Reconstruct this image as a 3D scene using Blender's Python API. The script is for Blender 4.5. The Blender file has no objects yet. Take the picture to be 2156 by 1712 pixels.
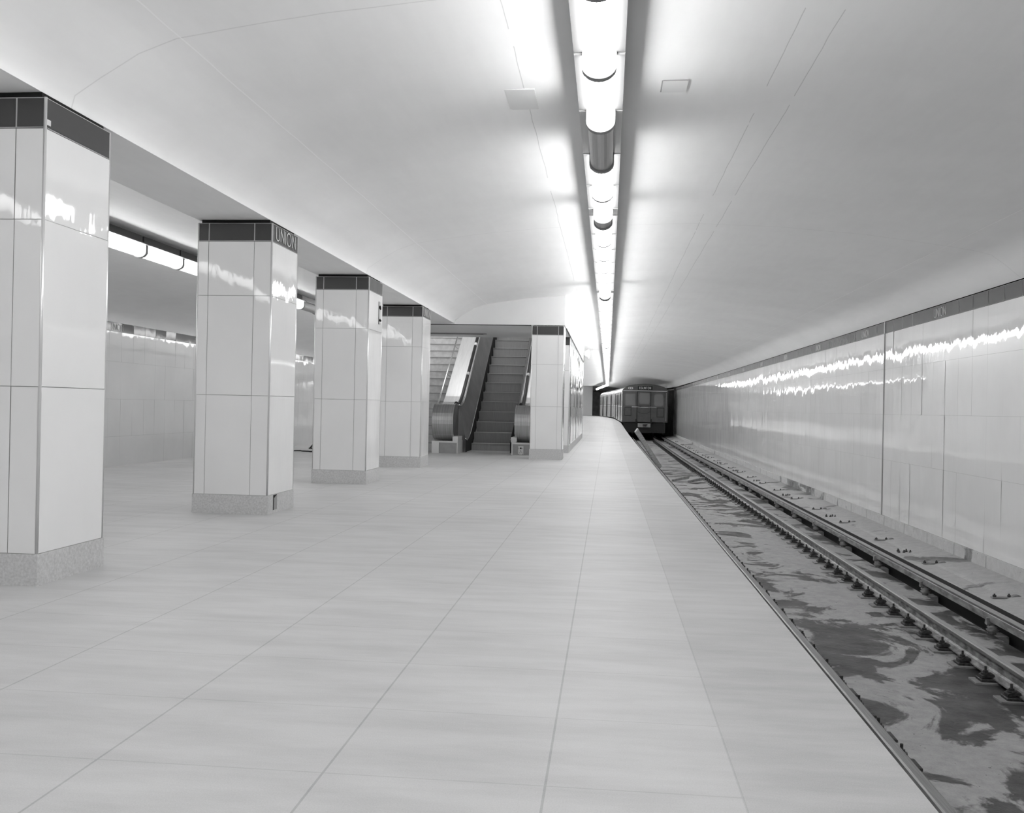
import bpy, math, random
from mathutils import Vector, Matrix
random.seed(7)
S = bpy.context.scene
COL = S.collection

# ------------------------------------------------------------------ camera
F_PX, YAW, ROLL, PITCH = 2000.0, math.atan(202 / 2000.0), 0.02, 0.001
f = Vector((-math.sin(YAW) * math.cos(PITCH), math.cos(YAW) * math.cos(PITCH), math.sin(PITCH)))
rt = Vector((math.cos(YAW), math.sin(YAW), 0)); up = rt.cross(f)
cr = rt * math.cos(ROLL) + up * math.sin(ROLL); cu = up * math.cos(ROLL) - rt * math.sin(ROLL)
cam_d = bpy.data.cameras.new('camera'); cam = bpy.data.objects.new('camera', cam_d); COL.objects.link(cam)
cam_d.sensor_fit = 'HORIZONTAL'; cam_d.sensor_width = 36; cam_d.lens = F_PX / 2156 * 36
cam_d.clip_start = 0.05; cam_d.clip_end = 400
M = Matrix((cr, cu, -f)).transposed().to_4x4(); M.translation = Vector((0, 0, 1.0))
cam.matrix_world = M
S.camera = cam

# ------------------------------------------------------------------ world, exposure
w = bpy.data.worlds.new('world'); S.world = w; w.use_nodes = True
w.node_tree.nodes['Background'].inputs[0].default_value = (0.5, 0.5, 0.5, 1)
w.node_tree.nodes['Background'].inputs[1].default_value = 0.0
S.view_settings.view_transform = 'Standard'; S.view_settings.look = 'None'
S.view_settings.gamma = 1; S.view_settings.use_curve_mapping = False
S.view_settings.exposure = 0.42
S.cycles.max_bounces = 12; S.cycles.diffuse_bounces = 8; S.cycles.glossy_bounces = 4
LAMP = 14.0           # emission of the lit tubes
WELL = 75.0         # watts of an added, unseen fill light above the steps
area = bpy.data.lights.new('stairwell_fill', 'AREA'); area.energy = WELL; area.size = 2.5
ao = bpy.data.objects.new('stairwell_fill', area); COL.objects.link(ao)
ao.location = (-3.3, 22.9, 6.0); ao.rotation_euler = (math.radians(22), 0, 0)

# ------------------------------------------------------------------ materials
def N(nt, t, **kw):
    n = nt.nodes.new(t)
    for k, v in kw.items(): setattr(n, k, v)
    return n
def mth(nt, op, a, b=None, c=None, clamp=False):
    n = N(nt, 'ShaderNodeMath', operation=op); n.use_clamp = clamp
    for i, v in enumerate((a, b, c)):
        if v is None: continue
        if isinstance(v, (int, float)): n.inputs[i].default_value = v
        else: nt.links.new(v, n.inputs[i])
    return n.outputs[0]
def noise(nt, vec, scale, detail=4, rough=0.55, stretch=None, dist=0.0):
    if stretch:
        mp = N(nt, 'ShaderNodeMapping'); nt.links.new(vec, mp.inputs[0]); mp.inputs[3].default_value = stretch; vec = mp.outputs[0]
    n = N(nt, 'ShaderNodeTexNoise'); nt.links.new(vec, n.inputs['Vector'])
    n.inputs['Scale'].default_value = scale; n.inputs['Detail'].default_value = detail
    n.inputs['Roughness'].default_value = rough; n.inputs['Distortion'].default_value = dist
    return n.outputs['Fac']
def ramp(nt, v, a, b, ca=0.0, cb=1.0):
    n = N(nt, 'ShaderNodeMapRange'); n.clamp = True
    nt.links.new(v, n.inputs[0])
    for i, q in enumerate((a, b, ca, cb)): n.inputs[i + 1].default_value = q
    return n.outputs[0]
def base(name):
    m = bpy.data.materials.new(name); m.use_nodes = True; nt = m.node_tree
    b = nt.nodes['Principled BSDF']; g = N(nt, 'ShaderNodeNewGeometry')
    return m, nt, b, g.outputs['Position']
def setv(nt, b, val):
    c = N(nt, 'ShaderNodeCombineColor')
    for i in range(3): nt.links.new(val, c.inputs[i])
    nt.links.new(c.outputs[0], b.inputs['Base Color'])
def bump(nt, b, h, dist, strength=1.0):
    n = N(nt, 'ShaderNodeBump'); n.inputs['Distance'].default_value = dist; n.inputs['Strength'].default_value = strength
    nt.links.new(h, n.inputs['Height']); nt.links.new(n.outputs[0], b.inputs['Normal'])
def simple(name, v, rough=0.5, metal=0.0, var=0.0, scale=6.0, spec=0.5, stretch=None, bmp=0.0, coat=0.0):
    m, nt, b, pos = base(name)
    b.inputs['Roughness'].default_value = rough; b.inputs['Metallic'].default_value = metal
    b.inputs['Specular IOR Level'].default_value = spec; b.inputs['Coat Weight'].default_value = coat
    b.inputs['Coat Roughness'].default_value = 0.05
    if var or bmp:
        nz = noise(nt, pos, scale, stretch=stretch)
        setv(nt, b, ramp(nt, nz, 0.3, 0.7, v * (1 - var), min(1, v * (1 + var))))
        if bmp: bump(nt, b, nz, bmp)
    else: b.inputs['Base Color'].default_value = (v, v, v, 1)
    return m
def seams(nt, coord, items, wdt):
    """union of thin lines coord == p"""
    out = None
    for p in items:
        q = mth(nt, 'LESS_THAN', mth(nt, 'ABSOLUTE', mth(nt, 'SUBTRACT', coord, p)), wdt)
        out = q if out is None else mth(nt, 'MAXIMUM', out, q)
    return out

MAT = {}
def tile_mat(name, v, rough=0.03):
    m, nt, b, pos = base(name)
    mot = noise(nt, pos, 1.2, 3)
    setv(nt, b, ramp(nt, mot, 0.3, 0.7, v * 0.965, v * 1.03))
    b.inputs['Roughness'].default_value = rough; b.inputs['Specular IOR Level'].default_value = 0.32
    n1 = noise(nt, pos, 2.6, 1, stretch=(1, 1, 0.55)); n2 = noise(nt, pos, 13, 1, stretch=(1, 1, 0.35))
    h = mth(nt, 'ADD', n1, mth(nt, 'MULTIPLY', n2, 0.16)); bump(nt, b, h, 0.0052)
    return m
MAT['tile'] = tile_mat('glazed_tile', 0.77)
MAT['tile_wall'] = tile_mat('glazed_wall_tile', 0.76)
MAT['band'] = tile_mat('dark_band_tile', 0.065, 0.12)
MAT['band_wall'] = tile_mat('wall_band_tile', 0.12, 0.12)
MAT['joint'] = simple('tile_joint', 0.36, 0.8)
MAT['joint_light'] = simple('light_joint', 0.55, 0.6)
MAT['letter'] = simple('white_lettering', 0.62, 0.4)
MAT['trim_metal'] = simple('metal_corner_trim', 0.72, 0.28, 0.6)
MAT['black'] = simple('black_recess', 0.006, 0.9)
MAT['plinth'] = simple('speckled_terrazzo_plinth', 0.52, 0.45, var=0.16, scale=70)
MAT['lampmetal'] = simple('grey_fixture_metal', 0.42, 0.35, 0.3, var=0.08, scale=8, stretch=(14, .2, 14))
MAT['flange'] = simple('white_fixture_flange', 0.09, 0.5)
MAT['ring'] = simple('fixture_joint_ring', 0.26, 0.6)
MAT['steel_brushed'] = simple('brushed_newel_metal', 0.50, 0.22, 0.9, var=0.30, scale=9, stretch=(9, 0.15, 0.15))
MAT['deck_metal'] = simple('light_deck_metal', 0.62, 0.35, 0.55, var=0.08, scale=7, stretch=(6, .3, .3))
MAT['panel_metal'] = simple('dark_inner_panel', 0.32, 0.3, 0.45, var=0.18, scale=3)
MAT['chrome'] = simple('polished_rail', 0.8, 0.15, 0.9)
MAT['rubber'] = simple('black_handrail_rubber', 0.02, 0.35)
MAT['rubber_mark'] = simple('white_handrail_mark', 0.7, 0.4)
MAT['step'] = simple('ribbed_step_metal', 0.33, 0.5, 0.1, var=0.12, scale=4, stretch=(30, 1, 1))
MAT['step_edge'] = simple('step_nosing', 0.5, 0.4, 0.4)
MAT['stair'] = simple('stone_stair', 0.6, 0.6, var=0.14, scale=9)
MAT['box_grey'] = simple('grey_box_panel', 0.30, 0.35, 0.3, var=0.1)
MAT['box_light'] = simple('light_box_frame', 0.62, 0.4, 0.2)
MAT['rail_steel'] = simple('rusty_rail_steel', 0.22, 0.5, 0.2, var=0.75, scale=22, stretch=(1, .35, 1), bmp=0.004)
MAT['rail_head'] = simple('rail_head_steel', 0.26, 0.38, 0.6, var=0.25, scale=16, stretch=(14, .2, 1))
MAT['third'] = simple('third_rail_steel', 0.26, 0.5, 0.3, var=0.5, scale=18, stretch=(1, .3, 1), bmp=0.003)
MAT['iron'] = simple('dark_iron', 0.055, 0.55, 0.5, var=0.5, scale=40)
MAT['dusty_iron'] = simple('dusty_base_plate', 0.24, 0.7, 0.1, var=0.2, scale=20)
MAT['water'] = simple('black_water', 0.004, 0.08, spec=0.5, bmp=0.02, scale=14)
MAT['trough'] = simple('trough_shade', 0.03, 0.9)  # near-black stands for shadow below the third rail and on the bench face
MAT['porcelain'] = simple('brown_porcelain', 0.22, 0.18, 0, var=0.3, scale=20)
MAT['wood'] = simple('raw_timber', 0.52, 0.7, var=0.25, scale=6, stretch=(1, 1, 6))
MAT['wood_dark'] = simple('weathered_timber', 0.20, 0.8, var=0.35, scale=14)
MAT['cable'] = simple('black_cable', 0.01, 0.5)
MAT['plaster'] = simple('white_plaster', 0.80, 0.6, var=0.03, scale=1.5)
MAT['tunnel_dark'] = simple('dark_tunnel_concrete', 0.22, 0.85, var=0.3, scale=2)
MAT['train_side'] = simple('train_side_lit_paint', 0.55, 0.25, 0.25, var=0.06)  # lamp light on the sides put into a lighter colour than the front
MAT['train_front'] = simple('train_front_paint', 0.075, 0.35, 0.0, var=0.12, scale=4)
MAT['train_trim'] = simple('train_white_trim', 0.6, 0.35, 0.2)
MAT['train_glass'] = simple('train_glass', 0.15, 0.05, 0, spec=0.8)
MAT['train_glass2'] = simple('train_side_glass', 0.35, 0.08, 0, spec=0.8)
MAT['train_roof'] = simple('train_roof_paint', 0.10, 0.5)
MAT['train_seam'] = simple('train_dark_seam', 0.015, 0.7)

# platform terrazzo with long and cross joints
m, nt, b, pos = base('terrazzo_floor'); MAT['floor'] = m
sx = N(nt, 'ShaderNodeSeparateXYZ'); nt.links.new(pos, sx.inputs[0]); X, Y, Z = sx.outputs
lx = seams(nt, X, [-0.1455, -0.749], 0.0035)
per = mth(nt, 'PINGPONG', mth(nt, 'ADD', X, 1.3915 + 65.5), 0.3275)
lx2 = mth(nt, 'MULTIPLY', mth(nt, 'LESS_THAN', per, 0.0035), mth(nt, 'LESS_THAN', X, -1.0))
lx3 = mth(nt, 'LESS_THAN', mth(nt, 'ABSOLUTE', mth(nt, 'SUBTRACT', X, 0.368)), 0.003)
perY = mth(nt, 'PINGPONG', mth(nt, 'ADD', Y, 56 - 2.255), 0.2785)
ly = mth(nt, 'MULTIPLY', mth(nt, 'LESS_THAN', perY, 0.0030), mth(nt, 'LESS_THAN', X, 0.368))
jn = mth(nt, 'MAXIMUM', mth(nt, 'MAXIMUM', lx, lx2), mth(nt, 'MULTIPLY', mth(nt, 'MAXIMUM', ly, lx3), 0.55))
smear = noise(nt, pos, 3.0, 5, 0.65, stretch=(0.5, 2.2, 1)); blot = noise(nt, pos, 0.55, 2); fine = noise(nt, pos, 240, 1)
v = mth(nt, 'ADD', ramp(nt, smear, 0.32, 0.62, 0.425, 0.495), ramp(nt, blot, 0.3, 0.7, -0.03, 0.03))
v = mth(nt, 'ADD', v, ramp(nt, fine, 0.25, 0.75, -0.03, 0.03))
strip = mth(nt, 'GREATER_THAN', X, 0.368)
v = mth(nt, 'SUBTRACT', v, mth(nt, 'MULTIPLY', strip, 0.045))
v = mth(nt, 'SUBTRACT', v, mth(nt, 'MULTIPLY', jn, 0.12))
setv(nt, b, v); b.inputs['Roughness'].default_value = 0.5; b.inputs['Specular IOR Level'].default_value = 0.2

# painted vault plaster with board seams
m, nt, b, pos = base('ceiling_paint'); MAT['ceiling'] = m
sx = N(nt, 'ShaderNodeSeparateXYZ'); nt.links.new(pos, sx.inputs[0]); X, Y, Z = sx.outputs
wob = mth(nt, 'MULTIPLY', mth(nt, 'SUBTRACT', noise(nt, pos, 1.3, 2), 0.5), 0.03)
Xw = mth(nt, 'ADD', X, wob); Yw = mth(nt, 'ADD', Y, wob)
brk = mth(nt, 'GREATER_THAN', noise(nt, pos, 0.9, 2), 0.44)
s1 = mth(nt, 'MULTIPLY', seams(nt, Xw, [-0.62, 1.05, 1.27, -6.9], 0.0030), brk)
s2 = seams(nt, Xw, [-2.40, 3.92], 0.004)
s3 = seams(nt, Yw, [5.05, 11.6, 24.5, -2.0], 0.0055)
mot = noise(nt, pos, 0.8, 5, 0.6); st = noise(nt, pos, 5, 3, 0.6, stretch=(2, .3, 1))
v = mth(nt, 'ADD', ramp(nt, mot, 0.3, 0.7, 0.89, 0.94), ramp(nt, st, 0.3, 0.7, -0.012, 0.012))
v = mth(nt, 'SUBTRACT', v, mth(nt, 'MULTIPLY', s1, 0.24))
v = mth(nt, 'ADD', v, mth(nt, 'MULTIPLY', s2, 0.14))
v = mth(nt, 'SUBTRACT', v, mth(nt, 'MULTIPLY', s3, 0.13))
setv(nt, b, v); b.inputs['Roughness'].default_value = 0.6; b.inputs['Specular IOR Level'].default_value = 0.3
bump(nt, b, mot, 0.01)

# track slab: concrete with wet stains and silt
def concrete(name, lo, hi, stain, thr=0.5):
    m, nt, b, pos = base(name)
    n1 = noise(nt, pos, 1.15, 6, 0.6, stretch=(1, 0.8, 1), dist=0.9); n2 = noise(nt, pos, 9, 5, 0.7); n3 = noise(nt, pos, 90, 2)
    n1 = mth(nt, 'ADD', n1, mth(nt, 'MULTIPLY', mth(nt, 'SUBTRACT', noise(nt, pos, 7, 6, 0.75, stretch=(1, .8, 1)), 0.5), 0.12))
    if name == 'track_slab_concrete':   # the wet patch in the near right corner of the slab
        q = N(nt, 'ShaderNodeSeparateXYZ'); nt.links.new(pos, q.inputs[0])
        n1 = mth(nt, 'ADD', n1, mth(nt, 'MULTIPLY', mth(nt, 'MULTIPLY', ramp(nt, q.outputs[1], 10.5, 6.5), ramp(nt, q.outputs[0], 2.2, 3.1)), 0.13))
    else:   # damp stain on the bench and base course
        q = N(nt, 'ShaderNodeSeparateXYZ'); nt.links.new(pos, q.inputs[0])
        yw = mth(nt, 'MULTIPLY', ramp(nt, q.outputs[1], 21.6, 23.0), ramp(nt, q.outputs[1], 26.4, 25.0))
        n1 = mth(nt, 'ADD', n1, mth(nt, 'MULTIPLY', mth(nt, 'MULTIPLY', yw, ramp(nt, q.outputs[0], 4.4, 4.7)), 0.2))
    wet = ramp(nt, n1, thr - 0.01, thr + 0.03)
    dry = mth(nt, 'ADD', ramp(nt, n2, 0.3, 0.7, lo, hi), ramp(nt, n3, 0.3, 0.7, -0.02, 0.02))
    dk = mth(nt, 'MULTIPLY', dry, mth(nt, 'MULTIPLY', ramp(nt, noise(nt, pos, 3.5, 6, 0.7), 0.35, 0.65, 0.35, 1.6), stain))
    v = mth(nt, 'ADD', mth(nt, 'MULTIPLY', dry, mth(nt, 'SUBTRACT', 1.0, wet)), mth(nt, 'MULTIPLY', dk, wet))
    spk = mth(nt, 'GREATER_THAN', noise(nt, pos, 30, 2), 0.735)
    v = mth(nt, 'MULTIPLY', v, mth(nt, 'SUBTRACT', 1.0, mth(nt, 'MULTIPLY', spk, 0.7)))
    setv(nt, b, v)
    nt.links.new(ramp(nt, wet, 0, 1, 0.8, 0.5), b.inputs['Roughness'])
    bump(nt, b, n2, 0.01)
    return m
MAT['slab'] = concrete('track_slab_concrete', 0.28, 0.38, 0.16, 0.53)
MAT['bench'] = concrete('bench_concrete', 0.34, 0.44, 0.34, 0.62)
MAT['curb'] = concrete('curb_concrete', 0.44, 0.54, 0.36, 0.62)

tl = bpy.data.lights.new('tunnel_fill', 'POINT'); tl.energy = 400; tl.shadow_soft_size = .2
to = bpy.data.objects.new('tunnel_fill', tl); COL.objects.link(to); to.location = (-6.5, 114, 2.2)  # added point light without a fitting, lifts the black tunnel mouth
def emit(name, v, s):
    m = bpy.data.materials.new(name); m.use_nodes = True; b = m.node_tree.nodes['Principled BSDF']
    b.inputs['Base Color'].default_value = (0.8, 0.8, 0.8, 1); b.inputs['Emission Color'].default_value = (v, v, v, 1)
    g = N(m.node_tree, 'ShaderNodeNewGeometry'); sp = N(m.node_tree, 'ShaderNodeSeparateXYZ'); m.node_tree.links.new(g.outputs['True Normal'], sp.inputs[0])
    side = ramp(m.node_tree, mth(m.node_tree, 'ABSOLUTE', sp.outputs[2]), 0.2, 1.0, s * 1.28, s * 0.78)   # emission shaped by normal, stronger sideways, to lift ceiling against floor
    m.node_tree.links.new(side, b.inputs['Emission Strength']); return m
MAT['lit'] = emit('lit_diffuser_glass', 1, LAMP)
MAT['lit_dim'] = emit('lit_diffuser_glass_far_row', 1, LAMP * 0.5)

# ------------------------------------------------------------------ mesh helpers
class MB:
    def __init__(s): s.v = []; s.f = []; s.mi = []; s.mats = []
    def add(s, vs, fs, mat=None):
        o = len(s.v); s.v += [tuple(p) for p in vs]
        if mat is not None and mat not in s.mats: s.mats.append(mat)
        k = s.mats.index(mat) if mat is not None else 0
        for q in fs: s.f.append(tuple(i + o for i in q)); s.mi.append(k)
    def box(s, x0, x1, y0, y1, z0, z1, mat=None, bev=0.0):
        if bev <= 0:
            s.add([(x, y, z) for x in (x0, x1) for y in (y0, y1) for z in (z0, z1)],
                  [(0, 1, 3, 2), (4, 6, 7, 5), (0, 4, 5, 1), (2, 3, 7, 6), (0, 2, 6, 4), (1, 5, 7, 3)], mat)
        else:
            c = [(x0, y0), (x0 + bev, y0), (x1 - bev, y0), (x1, y0)]
            pr = [(x0 + bev, y0), (x1 - bev, y0), (x1, y0 + bev), (x1, y1 - bev), (x1 - bev, y1), (x0 + bev, y1), (x0, y1 - bev), (x0, y0 + bev)]
            ins = [(min(max(px, x0 + bev), x1 - bev), min(max(py, y0 + bev), y1 - bev)) for px, py in pr]
            vs = [(px, py, z0) for px, py in pr] + [(px, py, z1 - bev) for px, py in pr] + [(px, py, z1) for px, py in ins]
            fs = [tuple(reversed(range(8)))]
            for r in (0, 8):
                for i in range(8): fs.append((r + i, r + (i + 1) % 8, r + 8 + (i + 1) % 8, r + 8 + i))
            fs.append(tuple(range(16, 24)))
            s.add(vs, fs, mat)
    def prism(s, prof, a0, a1, axis='y', mat=None):
        """closed profile (pairs) extruded along axis; y: pairs are (x,z); x: (y,z); z: (x,y)"""
        def P(p, a): return {'y': (p[0], a, p[1]), 'x': (a, p[0], p[1]), 'z': (p[0], p[1], a)}[axis]
        n = len(prof); vs = [P(p, a0) for p in prof] + [P(p, a1) for p in prof]
        fs = [tuple(range(n)), tuple(reversed(range(n, 2 * n)))] + [(i, i + n, (i + 1) % n + n, (i + 1) % n) for i in range(n)]
        s.add(vs, fs, mat)
    def ribbon(s, pts, w, y, th, mat=None):
        """flat stroke lettering in local x,z on plane y, thickness th towards -y"""
        L = []; n = len(pts)
        closed = n > 2 and pts[0] == pts[-1]
        for i, p in enumerate(pts):
            if closed:
                a = pts[i - 1] if i else pts[-2]; c = pts[i + 1] if i < n - 1 else pts[1]
            else:
                a = pts[max(i - 1, 0)]; c = pts[min(i + 1, n - 1)]
            d1 = Vector((p[0] - a[0], p[1] - a[1])); d2 = Vector((c[0] - p[0], c[1] - p[1]))
            if d1.length < 1e-9: d1 = d2
            if d2.length < 1e-9: d2 = d1
            d1.normalize(); d2.normalize(); t = (d1 + d2)
            if t.length < 1e-6: t = d1
            t.normalize(); nn = Vector((-t[1], t[0])); k = w / 2 / max(0.35, abs(nn.dot(Vector((-d1[1], d1[0])))))
            L.append(((p[0] + nn[0] * k, p[1] + nn[1] * k), (p[0] - nn[0] * k, p[1] - nn[1] * k)))
        vs = []
        for l, r in L: vs += [(l[0], y - th, l[1]), (r[0], y - th, r[1]), (l[0], y, l[1]), (r[0], y, r[1])]
        fs = []
        for i in range(n - 1):
            a = 4 * i; c = a + 4
            fs += [(a, a + 1, c + 1, c), (a, c, c + 2, a + 2), (a + 1, a + 3, c + 3, c + 1)]
        s.add(vs, fs, mat)
    def tube(s, pts, r, seg=8, mat=None, cap=True):
        vs = []; n = len(pts); pts = [Vector(p) for p in pts]; rr = r if isinstance(r, (list, tuple)) else [r] * n
        ref = Vector((0, 0, 1))
        for i, p in enumerate(pts):
            t = (pts[min(i + 1, n - 1)] - pts[max(i - 1, 0)]).normalized()
            if abs(t.dot(ref)) > 0.95: q = Vector((1, 0, 0))
            else: q = ref
            a = t.cross(q).normalized(); c = a.cross(t).normalized()
            for k in range(seg):
                an = 2 * math.pi * k / seg; vs.append(p + (a * math.cos(an) + c * math.sin(an)) * rr[i])
        fs = [(i * seg + k, i * seg + (k + 1) % seg, (i + 1) * seg + (k + 1) % seg, (i + 1) * seg + k) for i in range(n - 1) for k in range(seg)]
        if cap: fs += [tuple(reversed(range(seg))), tuple(range((n - 1) * seg, n * seg))]
        s.add(vs, fs, mat)
    def lathe(s, prof, cx, cy, seg=16, mat=None):
        vs = [(cx + r * math.cos(2 * math.pi * k / seg), cy + r * math.sin(2 * math.pi * k / seg), z) for r, z in prof for k in range(seg)]
        n = len(prof)
        fs = [(i * seg + k, i * seg + (k + 1) % seg, (i + 1) * seg + (k + 1) % seg, (i + 1) * seg + k) for i in range(n - 1) for k in range(seg)]
        fs += [tuple(reversed(range(seg))), tuple(range((n - 1) * seg, n * seg))]
        s.add(vs, fs, mat)
    def build(s, name, mat=None, parent=None, loc=None, smooth=False):
        me = bpy.data.meshes.new(name); me.from_pydata(s.v, [], s.f)
        for mm in (s.mats or [mat]): me.materials.append(MAT[mm] if isinstance(mm, str) else mm)
        if s.mats: me.polygons.foreach_set('material_index', s.mi)
        if smooth: me.polygons.foreach_set('use_smooth', [True] * len(me.polygons))
        me.update()
        o = bpy.data.objects.new(name, me); COL.objects.link(o)
        if parent is not None: o.parent = parent
        if loc: o.location = loc
        return o
def tag(o, label=None, cat=None, group=None, kind=None):
    if label: o['label'] = label
    if cat: o['category'] = cat
    if group: o['group'] = group
    if kind: o['kind'] = kind
    return o
def empty(name, loc, rz=0.0):
    o = bpy.data.objects.new(name, None); COL.objects.link(o); o.location = loc; o.rotation_euler = (0, 0, rz); o.empty_display_size = 0.1
    return o
KIDS = {}
def copy_tree(o, parent=None):
    c = o.copy(); COL.objects.link(c)
    if parent is not None: c.parent = parent
    for ch in [q for q in COL.objects if q.parent == o]: copy_tree(ch, c)
    return c
def dup(proto, kids, loc, rz=None):
    """copy of a thing and its parts; kids = list of (part, [sub-parts])"""
    c = proto.copy(); COL.objects.link(c); c.location = loc
    if rz is not None: c.rotation_euler = (0, 0, rz)
    for p, subs in kids:
        q = p.copy(); COL.objects.link(q); q.parent = c
        for r in subs:
            z = r.copy(); COL.objects.link(z); z.parent = q
    return c
def struct(o, label=None): o['kind'] = 'structure'; return (tag(o, label) if label else o)

# the station is straight to y = 66 and then bends left and climbs slightly
def rise(y):
    pts = [(-99, 0), (45, 0), (66, 0.06), (83, 0.2), (100, 0.26), (140, 0.3)]
    for (a, za), (c, zc) in zip(pts, pts[1:]):
        if y <= c: return za + (zc - za) * (y - a) / (c - a)
    return 0.3
def bend(y): s = max(0.0, y - 66); return -s * s / 680
def W(x, y, z): return (x + bend(y), y, z + rise(y))
def sweep(prof, ys, mat=None, mb=None, closed=False):
    """profile of (x,z) swept along the station; prof may be a function of y"""
    mb = mb or MB(); vs = []; g = prof if callable(prof) else (lambda y: prof); n = len(g(0))
    for y in ys: vs += [W(p[0], y, p[1]) for p in g(y)]
    fs = []
    for i in range(len(ys) - 1):
        for k in range(n if closed else n - 1):
            a = i * n + k; c = i * n + (k + 1) % n
            fs.append((a, c, c + n, a + n))
    mb.add(vs, fs, mat); return mb
YS = [-14, 0, 10, 20, 30, 40, 50, 58, 66] + [66 + 3 * i for i in range(1, 14)]
YS66 = [-14, 0, 10, 20, 30, 40, 50, 58, 66, 69]
Y0, YEND = -14.0, 105.0

# ------------------------------------------------------------------ stroke lettering
def arc(cx, cz, rx, rz, a0, a1, n=14): return [(cx + rx * math.cos(math.radians(a0 + (a1 - a0) * i / n)), cz + rz * math.sin(math.radians(a0 + (a1 - a0) * i / n))) for i in range(n + 1)]
GL = {
 'U': (0.46, [[(0, 1), (0, .24)] + arc(.23, .24, .23, .24, 180, 360) [1:-1] + [(.46, .24), (.46, 1)]]),
 'N': (0.50, [[(0, 0), (0, 1)], [(0, 1), (.5, 0)], [(.5, 0), (.5, 1)]]),
 'I': (0.0, [[(0, 0), (0, 1)]]),
 'O': (0.68, [arc(.34, .5, .34, .5, 0, 360, 22)[:-1] + [(.68, .5)]]),
 'E': (0.40, [[(0, 0), (0, 1)], [(0, .97), (.4, .97)], [(0, .5), (.36, .5)], [(0, .03), (.4, .03)]]),
 'G': (0.64, [arc(.34, .5, .34, .5, 45, 360, 20), [(.36, .5), (.68, .5)]]),
 'L': (0.38, [[(0, 1), (0, 0)], [(0, .03), (.38, .03)]]),
 'T': (0.5, [[(.25, 0), (.25, 1)], [(0, .97), (.5, .97)]]),
}
def lettering(txt, height, width, stroke=0.07, gap=0.22):
    """letters centred on the origin in x, from z=0 up, facing -y"""
    tot = sum(GL[c][0] for c in txt) + gap * (len(txt) - 1); kx = width / tot
    mb = MB(); x = -width / 2
    for c in txt:
        wd, st = GL[c]
        for s_ in st:
            mb.ribbon([(x + p[0] * kx, p[1] * height) for p in s_], stroke * height, 0, 0.003)
        x += (wd + gap) * kx
    return mb

# ------------------------------------------------------------------ tiled surfaces
def tiles(mb, org, ud, vd, us, vs_, gap, mat, jit=0.0011, back='joint', depth=0.004):
    """a field of flat glazed panels, each set with its own slight tilt"""
    org = Vector(org); ud = Vector(ud); vd = Vector(vd); nd = ud.cross(vd)
    for i in range(len(us) - 1):
        for k in range(len(vs_) - 1):
            a, c = us[i] + gap / 2, us[i + 1] - gap / 2; lo, hi = vs_[k] + gap / 2, vs_[k + 1] - gap / 2
            ta, tb, t0 = (random.uniform(-jit, jit) for _ in range(3))
            P = [org + ud * u + vd * v + nd * (t0 + (ta if u == a else -ta) + (tb if v == lo else -tb)) for u, v in ((a, lo), (c, lo), (c, hi), (a, hi))]
            mb.add(P, [(0, 1, 2, 3)], mat)
    P = [org + ud * u + vd * v - nd * depth for u, v in ((us[0], vs_[0]), (us[-1], vs_[0]), (us[-1], vs_[-1]), (us[0], vs_[-1]))]
    mb.add(P, [(0, 1, 2, 3)], back)

# ------------------------------------------------------------------ the setting
# platform
def edge(y): return 0.85 if y < 35 else 0.85 + 0.08 * min(1, (y - 35) / 31)
XL = -7.28
mb = sweep(lambda y: [(XL, -1.18), (XL, 0.0), (edge(y), 0.0), (edge(y), -0.055), (edge(y) - 0.03, -0.075), (edge(y) - 0.03, -0.16), (edge(y) - 0.30, -0.22), (edge(y) - 0.30, -1.18)], YS, 'floor')
struct(mb.build('floor'), 'pale terrazzo platform floor with fine joints')
PN = [(-3.03, 2.63), (-3.01, 2.70), (-2.86, 2.80), (-2.64, 2.93), (-2.42, 3.01), (-2.1, 3.06), (-1.6, 3.13), (-0.855, 3.20), (0, 3.24), (1.0, 3.26), (2.0, 3.22), (3.0, 3.13), (3.9, 3.0), (4.25, 2.94), (4.42, 2.895), (4.58, 2.78), (4.765, 2.62)]
PF = [(-3.70, 2.63), (-3.715, 2.70), (-3.87, 2.80), (-4.08, 2.93), (-4.3, 3.01), (-4.6, 3.06), (-5.2, 3.13), (-5.61, 3.165), (-6.0, 3.2), (-7.0, 3.24), (-8.0, 3.2), (-8.9, 3.1), (-9.4, 3.02), (-9.75, 2.93), (-9.98, 2.82), (-10.14, 2.72), (-10.2, 2.60)][::-1]
YA, YB, YC = [-14, 0, 10, 18.455], [18.455, 25, 32.99], [32.99, 40, 50, 58, 66, 69] + [69 + 3 * i for i in range(1, 13)]
mb = sweep(PN, YA, 'ceiling'); sweep(PN[7:], YB, 'ceiling', mb); sweep(PN, YC, 'ceiling', mb)
struct(mb.build('ceiling', smooth=True), 'pale painted vault over the near track and platform')
mb = sweep(PF, YA, 'ceiling'); sweep(PF[:10], YB, 'ceiling', mb); sweep(PF, YC, 'ceiling', mb)
struct(mb.build('ceiling.001', smooth=True), 'pale painted vault over the far track on the left')
mb = sweep([(-3.70, 2.63), (-3.03, 2.63)], YA, 'ceiling'); sweep([(-3.70, 2.63), (-3.03, 2.63)], YC, 'ceiling', mb); struct(mb.build('ceiling_beam'), 'flat beam soffit above the column row')

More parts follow.
